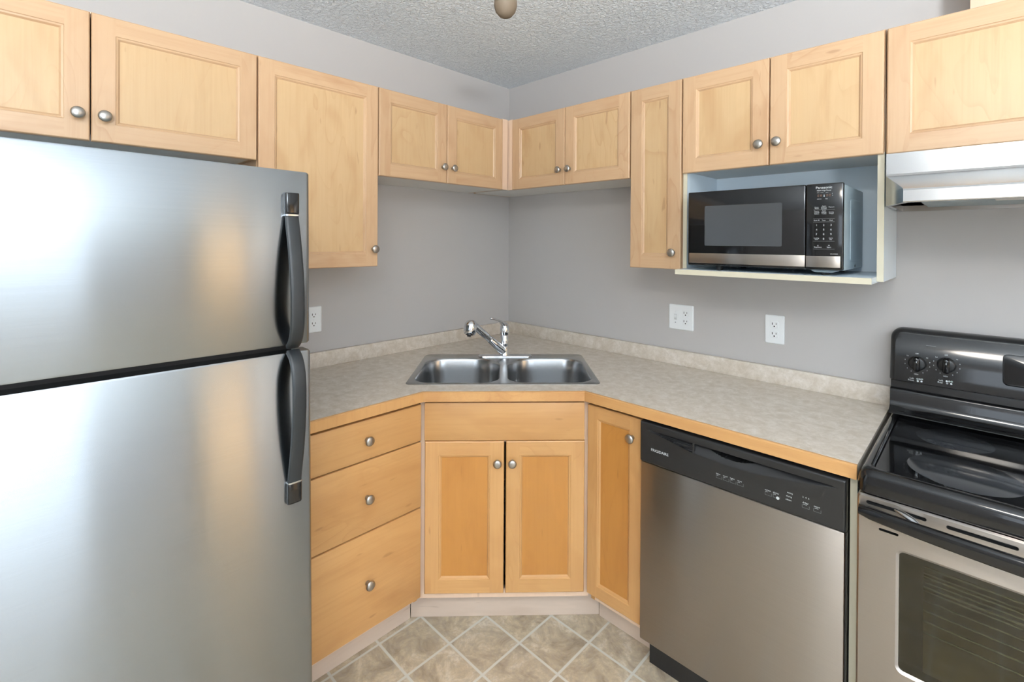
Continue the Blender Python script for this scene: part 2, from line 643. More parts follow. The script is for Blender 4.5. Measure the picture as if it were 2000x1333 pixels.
R2 = thing('wall_cabinet', 'tall narrow single-door maple wall cabinet beside the microwave', 'cabinet', (1.0485, 0, 1.376), 0, CAB)
carcass(R2, 0, .2285, .004, ZT + .006 - 1.376, CD)
door(R2, .0015, .227, 0, ZT - 1.376, -DU, (0.1977, 0.0665))

R3 = thing('microwave_cabinet', 'maple two-door wall cabinet with an open white niche holding the microwave', 'cabinet', (1.2785, 0, 1.3625), 0, CAB)
z = 1.3625
carcass(R3, 0, .636, 1.760 - z, ZT + .006 - z, CD)
door(R3, .002, .3145, 1.7535 - z, ZT - z, -DU, (0.2860, 0.4645))
door(R3, .3175, .634, 1.7535 - z, ZT - z, -DU, (0.3433, 0.4665))
for nm, a, b, c in (('side_panel', .001, .0165, .0192), ('side_panel', .6185, .6355, .004)):
    mb = MB()
    mb.box(a, b, -CD - .004, -.002, c, 1.7598 - z, 'mel')
    mb.box(a, b, -CD - .0065, -CD - .0042, c, 1.7598 - z, 'cream')
    mb.obj(nm, R3)
mb = MB()
mb.box(.0170, .618, -.008, -.002, .0192, 1.7598 - z, 'mel')
mb.obj('back_panel', R3)
mb = MB()
mb.box(.012, .618, -.387, -.002, 0, .0185, 'mel')
mb.box(.012, .618, -.390, -.3872, 0, .0185, 'cream')
o = mb.obj('shelf', R3)
o['label'] = 'cream edged niche shelf'

R4 = thing('wall_cabinet', 'wide maple wall cabinet above the steel range hood', 'cabinet', (1.9165, 0, 1.7505), 0, CAB)
carcass(R4, 0, .762, .004, ZT + .006 - 1.7505, CD)
door(R4, .0025, .3795, 0, ZT - 1.7505, -DU, (0.3484, 0.0760))
door(R4, .3825, .7595, 0, ZT - 1.7505, -DU, (0.4097, 0.0760))

# left wall: local x runs along world +y
L90 = pi / 2
L1 = thing('wall_cabinet', 'short two-door maple wall cabinet just left of the room corner', 'cabinet', (0, -1.0785, 1.7565), L90, CAB)
carcass(L1, 0, .7535, .004, ZT + .006 - 1.7565, CD)
door(L1, .0015, .3545, 0, ZT - 1.7565, -DU, (0.3299, 0.0725))
door(L1, .3575, .7205, 0, ZT - 1.7565, -DU, (0.3873, 0.0725))
MB().box(.7225, .7630, -DU + .0085, -DU + .0195, .002, ZT - 1.7565 + .005, 'fill').obj('filler', L1)

L2 = thing('wall_cabinet', 'tall single-door maple wall cabinet between the fridge and the corner', 'cabinet', (0, -1.5440, 1.376), L90, CAB)
carcass(L2, 0, .4640, .004, ZT + .006 - 1.376, CD)
door(L2, .0015, .4625, 0, ZT - 1.376, -DU, (0.4410, 0.0724))

L3 = thing('wall_cabinet', 'wide two-door maple wall cabinet over the refrigerator', 'cabinet', (0, -2.4150, 1.7615), L90, CAB)
carcass(L3, 0, .8695, .004, ZT + .006 - 1.7615, CD)
door(L3, .003, .4340, 0, ZT - 1.7615, -DU, (0.4078, 0.0720))
door(L3, .4368, .8680, 0, ZT - 1.7615, -DU, (0.4652, 0.0720))

# boxed duct above the hood cabinet
tag(MB().box(2.096, 2.50, -.150, -.003, ZT + .008, ROOM_Z - .002, 'fill', .002).obj('duct_cover'), 'pale boxed duct cover on top of the hood cabinet', 'duct cover')

# base cabinets
BF = .615
B1 = thing('drawer_cabinet', 'three-drawer maple base cabinet beside the refrigerator', 'cabinet', (0, -1.535, 0), L90, 'maple base cabinets')
mb = MB()
mb.box(0, .016, -BF + .0205, -.004, .115, .878, 'stile_low')
mb.box(.448, .464, -BF + .0205, -.004, .115, .878, 'stile_low')
mb.box(.016, .448, -BF + .0225, -.004, .115, .131, 'fill')
mb.box(.016, .448, -BF + .0205, -BF + .04, .84, .878, 'stile_low')
mb.obj('carcass', B1)
MB().box(0, .4785, -.5270, -.5120, .001, .1145, 'toe').obj('toe_kick', B1)
slab(B1, .0015, .4665, .7295, .8665, -BF, (0.2447, 0.7984))
slab(B1, .0015, .4665, .4795, .7245, -BF, (0.2457, 0.5982))
slab(B1, .0015, .4665, .1360, .4745, -BF, (0.2487, 0.3022))

DA = math.atan2(.430, .421)
B2 = thing('sink_cabinet', 'corner maple sink cabinet with two doors set diagonally under the sink', 'cabinet', (.635, -1.074, 0), DA, 'maple base cabinets')
mb = MB()
mb.box(-.018, .0245, .0405, .0555, .1165, .8780, 'fill')
mb.box(.5875, .630, .0405, .0555, .1165, .8780, 'fill')
mb.box(.0245, .5875, .0405, .0555, .862, .8780, 'fill')
mb.box(.0245, .5875, .0405, .0555, .715, .738, 'fill')
mb.box(.0245, .5875, .0405, .0555, .1165, .150, 'fill')
mb.obj('face_frame', B2)
MB().box(-.0615, .6835, .0960, .1110, .001, .1155, 'toe').obj('toe_kick', B2)
slab(B2, .001, .6085, .7280, .8715, .02, name='false_drawer_front')
door(B2, .0025, .3025, .1450, .7250, .02, (0.2773, 0.6466), True)
door(B2, .3095, .6100, .1450, .7250, .02, (0.3336, 0.6466), True)

B3 = thing('base_cabinet', 'narrow single-door maple base cabinet left of the dishwasher', 'cabinet', (1.0500, 0, 0), 0, 'maple base cabinets')
mb = MB()
mb.box(.010, .026, -BF + .0205, -.004, .115, .878, 'stile_low')
mb.box(.2190, .2350, -BF + .0205, -.004, .115, .878, 'stile_low')
mb.box(.026, .2190, -BF + .0225, -.004, .115, .131, 'fill')
mb.obj('carcass', B3)
MB().box(-.0010, .2350, -.5230, -.5080, .001, .1145, 'toe').obj('toe_kick', B3)
door(B3, .0015, .2320, .1420, .8640, -BF, (0.1952, 0.7926), True, stile=.046)

mb = MB()
mb.box(1.8850, 1.9005, -.6080, -.004, .001, .8805, 'mel')
mb.box(1.8850, 1.9005, -.6105, -.6082, .001, .8805, 'cream')
tag(mb.obj('end_panel'), 'thin cream-edged end panel between the dishwasher and the range', 'panel')

# ------------------------------------------------------------------ countertop, sink, faucet
ZC = .9187
tx, ty = .6996, .7146
A0 = Vector((.635, -1.074))


def dg_pt(s, i):
    """point of the diagonal frame: s along the front edge, i towards the corner"""
    return (A0.x + tx * s - ty * i, A0.y + ty * s + tx * i)


CT = thing('countertop', 'beige laminate countertop with a maple front edge wrapping the corner', 'countertop', (0, 0, ZC - .037))
B0 = ZC - .037


def offset_front(d):
    pts = [(1.903, -.64), (1.056, -.64), (.635, -1.074), (.635, -1.538)]
    n_ = [(0, 1), (-ty, tx), (-1, 0)]
    out = [(1.903, -.64 + d)]
    for i in range(2):
        a, b = n_[i], n_[i + 1]
        p = pts[i + 1]
        det = a[0] * b[1] - a[1] * b[0]
        out.append((p[0] + d * (b[1] - a[1]) / det, p[1] + d * (a[0] - b[0]) / det))
    out.append((.635 - d, -1.538))
    return out


def holed(mb, outer, holes, z0, z1, mat):
    i = mb.mi(mat)
    for zz, flip in ((z1, False), (z0, True)):
        ed = []
        for lp in [outer] + holes:
            v = [mb.bm.verts.new((p[0], p[1], zz)) for p in lp]
            ed += [mb.bm.edges.new((v[j], v[(j + 1) % len(v)])) for j in range(len(v))]
        r = bmesh.ops.triangle_fill(mb.bm, use_beauty=True, use_dissolve=False, edges=ed)
        for f in r['geom']:
            if isinstance(f, bmesh.types.BMFace):
                f.material_index = i
    for lp in [outer] + holes:
        n = len(lp)
        for j in range(n):
            a, b = lp[j], lp[(j + 1) % n]
            mb.quad([(a[0], a[1], z0), (b[0], b[1], z0), (b[0], b[1], z1), (a[0], a[1], z1)], mat)
    bmesh.ops.remove_doubles(mb.bm, verts=mb.bm.verts, dist=1e-6)


cut = [dg_pt(s, i) for s, i in rrect(-.074, .672, .098, .574, .035)]
mb = MB()
holed(mb, [(.004, -.004), (1.903, -.004)] + offset_front(.0125) + [(.004, -1.538)], [cut], 0, .037, 'lam')
mb.obj('laminate_top', CT)
a, b, c = offset_front(0), offset_front(.0118), offset_front(.004)
mb = MB()
for j in range(3):
    lp = []
    for q in (j, j + 1):
        o_, i_, c_ = a[q], b[q], c[q]
        lp.append([(i_[0], i_[1], 0), (o_[0], o_[1], 0), (o_[0], o_[1], .0330), (c_[0], c_[1], .0364), (i_[0], i_[1], .0364)])
    mb.loft(lp, 'rail_low' if j != 2 else 'stile_low')
o = mb.obj('front_edge', CT, angle=20)
o['label'] = 'maple front edge strip'
mb = MB()
mb.box(.024, 1.903, -.0225, -.003, .0373, .068 + .037, 'lam', .0015)
mb.box(.003, .0225, -1.538, -.003, .0373, .068 + .037, 'lam', .0015)
mb.obj('backsplash', CT)

# sink: local x = s, local y = i, origin on the counter
SK = thing('kitchen_sink', 'double-bowl stainless steel drop-in sink in the corner counter', 'sink', (.635, -1.074, ZC), DA)
zr = .0042
outer = rrect(-.088, .684, .089, .586, (.022, .022, .03, .03))
bowls = [rrect(-.066, .283, .103, .500, (.075, .075, .13, .095), 10), rrect(.313, .662, .103, .500, (.075, .075, .095, .13), 10)]
mb = MB()
i = mb.mi('sink')
inner_o = [(p[0] * .988 + .298 * .012, p[1] * .988 + .338 * .012) for p in outer]
ys_ = (min(p[1] for p in inner_o), max(p[1] for p in inner_o))
for sg, hole in ((-1, bowls[0]), (1, bowls[1])):
    half = [p for p in inner_o if (p[0] - .298) * sg > 0]
    half.sort(key=lambda p: math.atan2(p[1] - .338, (p[0] - .298) * sg))
    half = [(.298, ys_[0])] + half + [(.298, ys_[1])]
    ed = []
    for lp in (half, hole):
        v = [mb.bm.verts.new((p[0], p[1], zr)) for p in lp]
        ed += [mb.bm.edges.new((v[j], v[(j + 1) % len(v)])) for j in range(len(v))]
    bmesh.ops.triangle_fill(mb.bm, use_beauty=True, edges=ed)
mb.loft([[(p[0], p[1], .0003) for p in outer], [(p[0], p[1], .0022) for p in outer], [(p[0], p[1], zr) for p in inner_o]], 'sink', False, False)
bmesh.ops.remove_doubles(mb.bm, verts=mb.bm.verts, dist=1e-6)
mb.obj('rim', SK, angle=30)
for lp, cxx in zip(bowls, (.1085, .4875)):
    cy_ = .30
    mb = MB()

    def sc(f, zz):
        return [(cxx + (p[0] - cxx) * f, cy_ + (p[1] - cy_) * f, zz) for p in lp]
    mb.loft([sc(1, zr), sc(.985, zr - .003), sc(.972, zr - .010), sc(.955, -.06), sc(.93, -.13), sc(.90, -.155), sc(.84, -.168), sc(.70, -.172), sc(.25, -.175)], 'sink', False, True)
    mb.obj('bowl', SK, angle=60)
    mb = MB().lathe([(.0, -.1735), (.030, -.1735), (.044, -.1715), (.046, -.1735), (.046, -.1745)], 'chrome', Matrix.Translation((cxx, cy_, 0)))
    mb.obj('drain', SK)

FA = thing('kitchen_faucet', 'chrome single-lever pull-out faucet behind the sink', 'faucet', (*dg_pt(.300, .540), ZC + zr + .0004), DA)
mb = MB()
pl = rrect(-.125, .135, -.024, .024, .0235, 8)
mb.loft([[(p[0], p[1], 0) for p in pl], [(p[0], p[1], .003) for p in pl], [(p[0] * .97, p[1] * .86, .0065) for p in pl], [(p[0] * .94, p[1] * .7, .008) for p in pl]], 'chrome')
mb.obj('deck_plate', FA, angle=50)
mb = MB().lathe([(.0255, .006), (.025, .012), (.0215, .022), (.0205, .06), (.0205, .099), (.0195, .1015), (.0195, .104)], 'chrome')
mb.obj('body', FA, angle=40)
# lever cap with a forward-curling lever
mb = MB()
mb.lathe([(.0205, .1042), (.0225, .108), (.0228, .125), (.0205, .148), (.014, .160), (.006, .1645), (0, .1655)], 'chrome', Matrix.Translation((.001, 0, 0)))
fd = Vector((-.8, -.6, 0))
lev = [(-.006, .138), (.012, .160), (.028, .174), (.046, .182), (.066, .188), (.080, .1925), (.086, .1925)]
mb.tube([fd * u + Vector((0, 0, w)) for u, w in lev], [(.019, .013), (.017, .010), (.0135, .0068), (.010, .005), (.0085, .0048), (.0085, .006), (.0045, .003)], 'chrome', 18)
mb.obj('lever', FA, angle=60)
# pull-out wand
W0, W1 = fd * .006 + Vector((0, 0, .026)), fd * .172 + Vector((0, 0, .165))
dv = (W1 - W0)
mb = MB()
mb.tube([W0, W0 + dv * .12, W0 + dv * .47, W0 + dv * .48], [.0215, .0205, .0165, .0150], 'chrome', 20)
mb.obj('spout_sleeve', FA, angle=50)
mb = MB()
mb.tube([W0 + dv * .481, W0 + dv * .49, W0 + dv * .92, W0 + dv * 1.0], [.0145, .0158, .0165, .017], 'chrome', 20)
mb.obj('spray_wand', FA, angle=50)
hd = fd * .198
hm = Matrix.Translation(hd + Vector((0, 0, .148))) @ Matrix.Rotation(radians(12), 4, Vector((-.6, .8, 0)))
mb = MB()
mb.lathe([(.0255, -.018), (.0285, -.012), (.0305, .004), (.0305, .016), (.0285, .030), (.0225, .041), (.0125, .0475), (0, .0495)], 'chrome', hm)
mb.lathe([(0, -.0185), (.0165, -.0185), (.0165, -.022), (.0095, -.0225), (.0085, -.029), (0, -.029)], 'slot', hm)
mb.obj('spray_head', FA, angle=50)

# ------------------------------------------------------------------ outlets
def outlet(x, z, gang, name, label, rotz=0, loc=None):
    root = thing(name, label, 'outlet', loc or (x, 0, z), rotz, 'wall outlets')
    w = .0715 if gang == 1 else .117
    mb = MB()
    mb.loft([[(p[0], -.0005, p[1]) for p in rrect(-w / 2, w / 2, -.0575, .0575, .004, 3)],
             [(p[0], -.0035, p[1]) for p in rrect(-w / 2, w / 2, -.0575, .0575, .004, 3)],
             [(p[0], -.006, p[1]) for p in rrect(-w / 2 + .003, w / 2 - .003, -.0545, .0545, .004, 3)]], 'white')
    mb.obj('cover_plate', root, angle=25)
    ox = 0 if gang == 1 else .023
    for dz in (.0195, -.0195):
        mb = MB()
        lp = rrect(ox - .0165, ox + .0165, dz - .0140, dz + .0140, .0085, 5)
        mb.loft([[(p[0], -.0055, p[1]) for p in lp], [(p[0], -.0078, p[1]) for p in lp], [(ox + (p[0] - ox) * .93, -.0084, dz + (p[1] - dz) * .93) for p in lp]], 'white')
        mb.box(ox - .0082, ox - .0056, -.0088, -.0080, dz - .0010, dz + .0080, 'slot')
        mb.box(ox + .0058, ox + .0080, -.0088, -.0080, dz + .0002, dz + .0072, 'slot')
        mb.lathe([(0, .0088), (.0028, .0088), (.0028, .008)], 'slot', Matrix.Translation((ox, 0, dz - .0068)) @ Matrix.Rotation(pi / 2, 4, 'X'), 12)
        mb.obj('socket', root, angle=25)
    MB().lathe([(0, .0072), (.0024, .0070), (.003, .0058)], 'white', Matrix.Translation((ox, 0, 0)) @ Matrix.Rotation(pi / 2, 4, 'X'), 14).obj('screw', root)
    if gang == 2:
        mb = MB()
        mb.box(-.0320, -.0200, -.0066, -.0055, -.0130, .0130, 'toggle', .0003)
        mb.box(-.0312, -.0208, -.0105, -.0056, -.0050, .0122, 'white', .0015)
        mb.obj('toggle_switch', root)
        for dz in (-.0255, .0255):
            MB().lathe([(0, .0072), (.0024, .0070), (.003, .0058)], 'print_d' if dz < 0 else 'white', Matrix.Translation((-.026, 0, dz)) @ Matrix.Rotation(pi / 2, 4, 'X'), 14).obj('screw', root)


outlet(1.1345, 1.138, 2, 'switch_outlet', 'white double-width plate with a switch and an outlet')
outlet(1.5295, 1.134, 1, 'wall_outlet', 'white single outlet plate below the microwave shelf, near the range')
outlet(0, 0, 1, 'wall_outlet', 'white single outlet plate half hidden behind the refrigerator edge', L90, (0, -1.2190, 1.132))

# ------------------------------------------------------------------ refrigerator (faces +x)
FR = thing('refrigerator', 'stainless steel top-freezer refrigerator with black bow handles', 'refrigerator', (.45, -1.965, 0))
fx = lambda p: (p[0] - .45, p[1] + 1.965, p[2])
XF = .86
YL, YR = -2.350, -1.586
mb = MB()
mb.box(.045 - .45, .795 - .45, YL + .012 + 1.965, YR - .012 + 1.965, .03, 1.645, 'grey_body', .006)
for a in (.12, .72):
    for b in (YL + .08, YR - .08):
        mb.lathe([(.02, .0008), (.022, .01), (.012, .03)], 'black_m', Matrix.Translation((a - .45, b + 1.965, 0)), 14)
mb.obj('cabinet_body', FR)
MB().box(.7955 - .45, .81 - .45, YL + .03 + 1.965, YR - .03 + 1.965, .08, 1.63, 'black_m').obj('door_gasket', FR)
MB().box(.70 - .45, .80 - .45, YL + .03 + 1.965, YR - .03 + 1.965, .02, .078, 'black_m').obj('toe_grille', FR)


def fridge_door(name, zb0, zb1, zt0, zt1, yr_b, yr_t):
    """rounded-edge door; b = bottom, t = top heights at the hinge and latch sides"""
    mb = MB()
    r = .010
    loops = []

    def outline(f, inset):
        yr = yr_b + (yr_t - yr_b) * f
        pts = [(XF - .052, YL + inset), (XF - r, YL + inset)]
        pts += [(XF - r + r * sin(a) - inset * .7, YL + inset + r - r * cos(a)) for a in [pi / 2 * j / 4 for j in range(1, 5)]]
        pts += [(XF - r + r * cos(a) - inset * .7, yr - inset - r + r * sin(a)) for a in [pi / 2 * j / 4 for j in range(0, 5)]]
        pts += [(XF - .052, yr - inset)]
        out = []
        for x, y in pts:
            u = (y - YL) / (YR - YL)
            z0 = zb0 + (zb1 - zb0) * u
            z1 = zt0 + (zt1 - zt0) * u
            out.append((x, y, z0, z1))
        return out
    for f, ins, dz in ((0, .003, 0), (0, 0, .004), (1, 0, -.004), (1, .003, 0)):
        loops.append([fx((x, y, (z0 if f == 0 else z1) + dz)) for x, y, z0, z1 in outline(f, ins)])
    mb.loft(loops, 'steel')
    return mb.obj(name, FR, angle=40)


FD = fridge_door('freezer_door', 1.2195, 1.2150, 1.6685, 1.6600, -1.5862, -1.5892)
MD = fridge_door('fridge_door', .085, .085, 1.2005, 1.1950, -1.5735, -1.5838)


def bow(door_o, prof, ycs, cap, ring_z, flip):
    """curved grip standing off the door face: prof = (z, stand-off), ycs = centre y at both ends"""
    mb = MB()
    loops = []
    n = len(prof)
    for j, (zz, off_) in enumerate(prof):
        a = prof[max(j - 1, 0)]
        b = prof[min(j + 1, n - 1)]
        t = Vector((b[1] - a[1], 0, b[0] - a[0])).normalized()
        nr = Vector((t.z, 0, -t.x))
        if nr.x < 0:
            nr = -nr
        f = j / (n - 1)
        yc = ycs[0] + (ycs[1] - ycs[0]) * f
        hw, th = .0165, .0068
        c_ = Vector((XF + off_ * .82, yc, zz))
        lp = []
        for q in range(16):
            an = 2 * pi * q / 16
            ca, sa = cos(an), sin(an)
            ex = lambda v: math.copysign(abs(v) ** .5, v)
            lp.append(fx(c_ + Vector((0, 1, 0)) * hw * ex(ca) + nr * th * ex(sa)))
        loops.append(lp)
    mb.loft(loops, 'grip')
    mb.obj('handle', door_o, angle=40)
    z0, z1 = cap
    y0 = ycs[1] if flip else ycs[0]
    mb = MB()
    lp = rrect(y0 - .0172, y0 + .0172, XF - .002, XF + .0145, (.001, .001, .006, .006), 4)
    mk = lambda g, zz: [fx((XF + (p[1] - XF) * g, y0 + (p[0] - y0) * (.96 + .04 * g), zz)) for p in lp]
    mb.loft([mk(.8, z0), mk(1, z0 + .004), mk(1, z1 - .004), mk(.9, z1)], 'black')
    mb.obj('handle_cap', door_o, angle=30)
    mb = MB()
    lp = rrect(y0 - .0178, y0 + .0178, XF - .002, XF + .0155, (.001, .001, .006, .006), 4)
    mb.loft([[fx((p[1], p[0], ring_z - .002)) for p in lp], [fx((p[1], p[0], ring_z + .002)) for p in lp]], 'silver')
    mb.obj('handle_ring', door_o, angle=30)


bow(FD, [(1.545, .007), (1.525, .012), (1.49, .023), (1.45, .034), (1.40, .044), (1.35, .050), (1.30, .051), (1.265, .047), (1.24, .037), (1.225, .025), (1.217, .013), (1.2125, .004)],
    (-1.6370, -1.6330), (1.549, 1.603), 1.5465, False)
bow(MD, [(1.1985, .004), (1.193, .013), (1.185, .025), (1.170, .037), (1.145, .047), (1.11, .051), (1.06, .050), (1.01, .044), (.96, .034), (.92, .023), (.885, .012), (.867, .007)],
    (-1.6320, -1.6280), (.811, .863), .8655, True)

# ------------------------------------------------------------------ dishwasher
DW = thing('dishwasher', 'stainless steel dishwasher with a black control panel', 'dishwasher', (1.588, -.32, 0))
dx, dy = 1.588, -.32
mb = MB()
mb.box(1.3000 - dx, 1.8760 - dx, -.6000 - dy, -.03 - dy, .10, .866, 'black_m')
mb.obj('tub', DW)
MB().box(1.2965 - dx, 1.8790 - dx, -.575 - dy, -.560 - dy, .0015, .112, 'black_s').obj('toe_kick', DW)
mb = MB()
XL, XR = 1.2905, 1.8815
dwo = mb.box(XL - dx, XR - .003 - dx, -.6360 - dy, -.6015 - dy, .1200, .7335, 'steel_dw', .004, 3).obj('door', DW, angle=25)
MB().box(XR - .0025 - dx, XR + .0005 - dx, -.630 - dy, -.6015 - dy, .120, .733, 'black_s').obj('door_edge', dwo)
# control fascia with a scooped pocket handle: a height field over (x, z)
YF = -.6420
Z0, Z1 = .7355, .8715
low = [(1.3086, .8487), (1.3946, .8336), (1.4709, .8185), (1.500, .8165), (1.5600, .8128), (1.6405, .8136), (1.70, .8200), (1.7581, .8288), (1.8576, .8463), (1.8700, .8480)]
ZB = .8485


def low_z(x):
    if x <= low[0][0] or x >= low[-1][0]:
        return ZB
    for (a, b), (c, d) in zip(low, low[1:]):
        if a <= x <= c:
            return b + (d - b) * (x - a) / (c - a)
    return ZB


def depth_at(x, zz):
    lz = low_z(x)
    e = 0
    if lz < zz < ZB:
        f = (zz - lz) / max(ZB - lz, 1e-4)
        amp = min(1, (ZB - lz) / .012)
        if x < 1.474:                       # louvred vent
            e = amp * (.006 + .004 * (0.5 + .5 * math.cos(2 * pi * (zz - .8185) / .0068)))
        elif x < 1.482:
            e = .001
        else:
            e = .020 * amp * f ** 1.25
            pk = .8485 - .0185 * max(0, 1 - ((x - 1.592) / .082) ** 2)   # hand pocket
            if zz > pk and abs(x - 1.592) < .08:
                e += .032
    r = .006
    for d in (x - XL, XR - x, zz - Z0, Z1 - zz):
        if d < r:
            e += r - sqrt(max(0, r * r - (r - d) ** 2))
    return e


mb = MB()
nx, nz = 300, 84
i = mb.mi('black_s')
g = []
for a in range(nx + 1):
    x = XL + (XR - XL) * a / nx
    g.append([mb.bm.verts.new((x - dx, YF + depth_at(x, Z0 + (Z1 - Z0) * b / nz) - dy, Z0 + (Z1 - Z0) * b / nz)) for b in range(nz + 1)])
for a in range(nx):
    for b in range(nz):
        mb.bm.faces.new([g[a][b], g[a + 1][b], g[a + 1][b + 1], g[a][b + 1]]).material_index = i
# sides and back
bk = -.6020 - dy
for a in range(nx):
    for b in (0, nz):
        v = [g[a][b], g[a + 1][b]]
        mb.quad([v[0].co[:], v[1].co[:], (v[1].co.x, bk, v[1].co.z), (v[0].co.x, bk, v[0].co.z)], 'black_s')
for b in range(nz):
    for a in (0, nx):
        v = [g[a][b], g[a][b + 1]]
        mb.quad([v[0].co[:], v[1].co[:], (v[1].co.x, bk, v[1].co.z), (v[0].co.x, bk, v[0].co.z)], 'black_s')
bmesh.ops.remove_doubles(mb.bm, verts=mb.bm.verts, dist=1e-6)
FAS = mb.obj('control_panel', DW, angle=40)
mb = MB()
it = [('FRIGIDAIRE', 1.3335 - dx, .7855, .0088, 'L', .0615)]
lettering(mb, it, YF - .0004 - dy, 'print')
tb = [('heavy', 1.5594), ('normal', 1.5802), ('light', 1.6009), ('rinse only', 1.6218)]
sm = []
for tname, x in tb:
    sm += [(tname, x - .009 - dx, .7800, .0034, 'L', .013), ('wash', x - .008 - dx, .7755, .0026, 'L', .006)]
for tname, x in (('no heat', 1.6978), ('delay', 1.7189)):
    sm += [(tname, x - .009 - dx, .7810, .0036, 'L', .015), ('dry', x - .008 - dx, .7765, .0026, 'L', .006)]
for tname, x, zz in (('washing', 1.7522, .794), ('drying', 1.7501, .7838), ('clean', 1.749, .7741)):
    sm.append((tname, x - dx, zz, .0040, 'C', .014))
for x in (1.7843, 1.791, 1.7977):
    sm.append(('2' if x < 1.79 else '4' if x < 1.795 else '6', x - dx, .7953, .0038, 'C'))
for tname, x in (('delay', 1.7911), ('start', 1.8180)):
    sm += [(tname, x - .008 - dx, .7810, .0040, 'L', .014), ('cancel', x - .007 - dx, .7763, .0028, 'L', .009)]
lettering(mb, sm, YF - .0004 - dy, 'print')


def outline_box(mb, x0, x1, z0, z1, y, t, mat, top=True):
    for a, b, c, d in ((x0, x1, z0, z0 + t), (x0, x0 + t, z0, z1), (x1 - t, x1, z0, z1)) + (((x0, x1, z1 - t, z1),) if top else ()):
        mb.quad([(a, y, c), (b, y, c), (b, y, d), (a, y, d)], mat)


for x in (1.5594, 1.5802, 1.6009, 1.6218, 1.6978, 1.7189, 1.7911, 1.8180):
    outline_box(mb, x - .009 - dx, x + .0085 - dx, .7665, .7745, YF - .0004 - dy, .0006, 'print_d', False)
mb.lathe([(0, .0004), (.0042, .0004), (.0042, 0)], 'print', Matrix.Translation((1.7218 - dx, YF - dy, .7680)) @ Matrix.Rotation(pi / 2, 4, 'X'), 20)
mb.obj('lettering', FAS)

# ------------------------------------------------------------------ range
RG = thing('electric_range', 'black glass-top electric range with a stainless oven door', 'range', (2.29, -.33, 0))
rx, ry = 2.29, -.33
X0, X1 = 1.9075, 2.6725
mb = MB()
mb.box(X0 + .004 - rx, X1 - .004 - rx, -.630 - ry, -.03 - ry, .02, .46, 'black_s')
mb.box(X0 + .004 - rx, X0 + .05 - rx, -.630 - ry, -.03 - ry, .46, .865, 'black_s')
mb.box(X1 - .05 - rx, X1 - .004 - rx, -.630 - ry, -.03 - ry, .46, .865, 'black_s')
mb.box(X0 + .05 - rx, X1 - .05 - rx, -.630 - ry, -.03 - ry, .79, .865, 'black_s')
mb.obj('body', RG)
mb = MB()
mb.box(X0 + .055 - rx, X1 - .055 - rx, -.06 - ry, -.05 - ry, .462, .785, 'enamel')
mb.box(X0 + .055 - rx, X0 + .06 - rx, -.625 - ry, -.06 - ry, .462, .785, 'enamel')
mb.box(X1 - .06 - rx, X1 - .055 - rx, -.625 - ry, -.06 - ry, .462, .785, 'enamel')
mb.box(X0 + .06 - rx, X1 - .06 - rx, -.625 - ry, -.06 - ry, .462, .466, 'enamel')
mb.obj('oven_cavity', RG)
for zz in (.545, .655):
    mb = MB()
    for j in range(12):
        y = -.60 + .045 * j
        mb.tube([(X0 + .063 - rx, y - ry, zz), (X1 - .063 - rx, y - ry, zz)], .0028, 'silver', 8)
    for x in (X0 + .07, rx, X1 - .07):
        mb.tube([(x - rx, -.605 - ry, zz - .005), (x - rx, -.10 - ry, zz - .005)], .003, 'silver', 8)
    mb.obj('oven_rack', RG)
# cooktop frame: rounded outline, raised rim, front lip rolled down
mb = MB()


def rim(ins, zz, r):
    return [(p[0] - rx, p[1] - ry, zz) for p in rrect(X0 + ins, X1 - ins, -.6690 + ins, -.0500 - ins * .2, (r, r, .01, .01), 6)]


mb.loft([rim(.004, .868, .018), rim(.0, .872, .020), rim(0, .898, .022), rim(.003, .912, .024), rim(.009, .9225, .026), rim(.016, .9265, .026), rim(.024, .9270, .024), rim(.029, .9245, .02), rim(.031, .9195, .02)], 'black', True, True)
mb.obj('cooktop', RG, angle=40)
mb = MB()
mb.loft([[(p[0] - rx, p[1] - ry, zz) for p in rrect(1.9405, 2.6395, -.6360, -.1330, .012, 4)] for zz in (.9197, .9217)], 'glass_top')
GT = mb.obj('glass_top', RG, angle=30)
for cx_, cy_, r in ((2.0740, -.2640, .083), (2.0990, -.5180, .106), (2.4640, -.2640, .106), (2.4640, -.5180, .083)):
    MB().lathe([(0, .92205), (r, .92205), (r + .0008, .9217)], 'element', Matrix.Translation((cx_ - rx, cy_ - ry, 0)), 56).obj('heating_element', GT)
# backguard: cove, lower panel, ledge, console
mb = MB()
pr = [(-.010, .9275), (-.1310, .9275), (-.1290, .9310), (-.1200, .9355), (-.1090, .9430), (-.1020, .9540), (-.0985, .9680), (-.0960, .9960), (-.0935, 1.0010), (-.0880, 1.0030), (-.0780, 1.0035), (-.0760, 1.0250), (-.010, 1.0250)]
mb.prism([(p[0] - ry, p[1]) for p in pr], 'x', X0 + .003 - rx, X1 - .003 - rx, 'black')
mb.obj('lower_backguard', RG, angle=50)
mb = MB()


def con(y, ins, r):
    return [(p[0] - rx, y - ry + (.19 * (p[1] - 1.105) if y < -.05 else 0), p[1]) for p in rrect(X0 - .001 + ins, X1 + .001 - ins, 1.0262 + ins * .35, 1.1985 - ins, (.006, .006, r, r), 8)]


mb.loft([con(-.010, .004, .03), con(-.016, 0, .034), (con(-.058, 0, .034)), con(-.068, .003, .032), con(-.074, .010, .026), con(-.0755, .014, .022)], 'black_s')
BG = mb.obj('backguard', RG, angle=50)
# curved glossy console face
mb = MB()
i = mb.mi('black')
CXL, CXR, CZ0, CZ1 = 1.9215, 2.6585, 1.0310, 1.1830


def cface(zz):
    f = (zz - CZ0) / (CZ1 - CZ0)
    return -.0790 - .0075 * (1 - (2 * f - .85) ** 2) + .19 * (zz - 1.105)


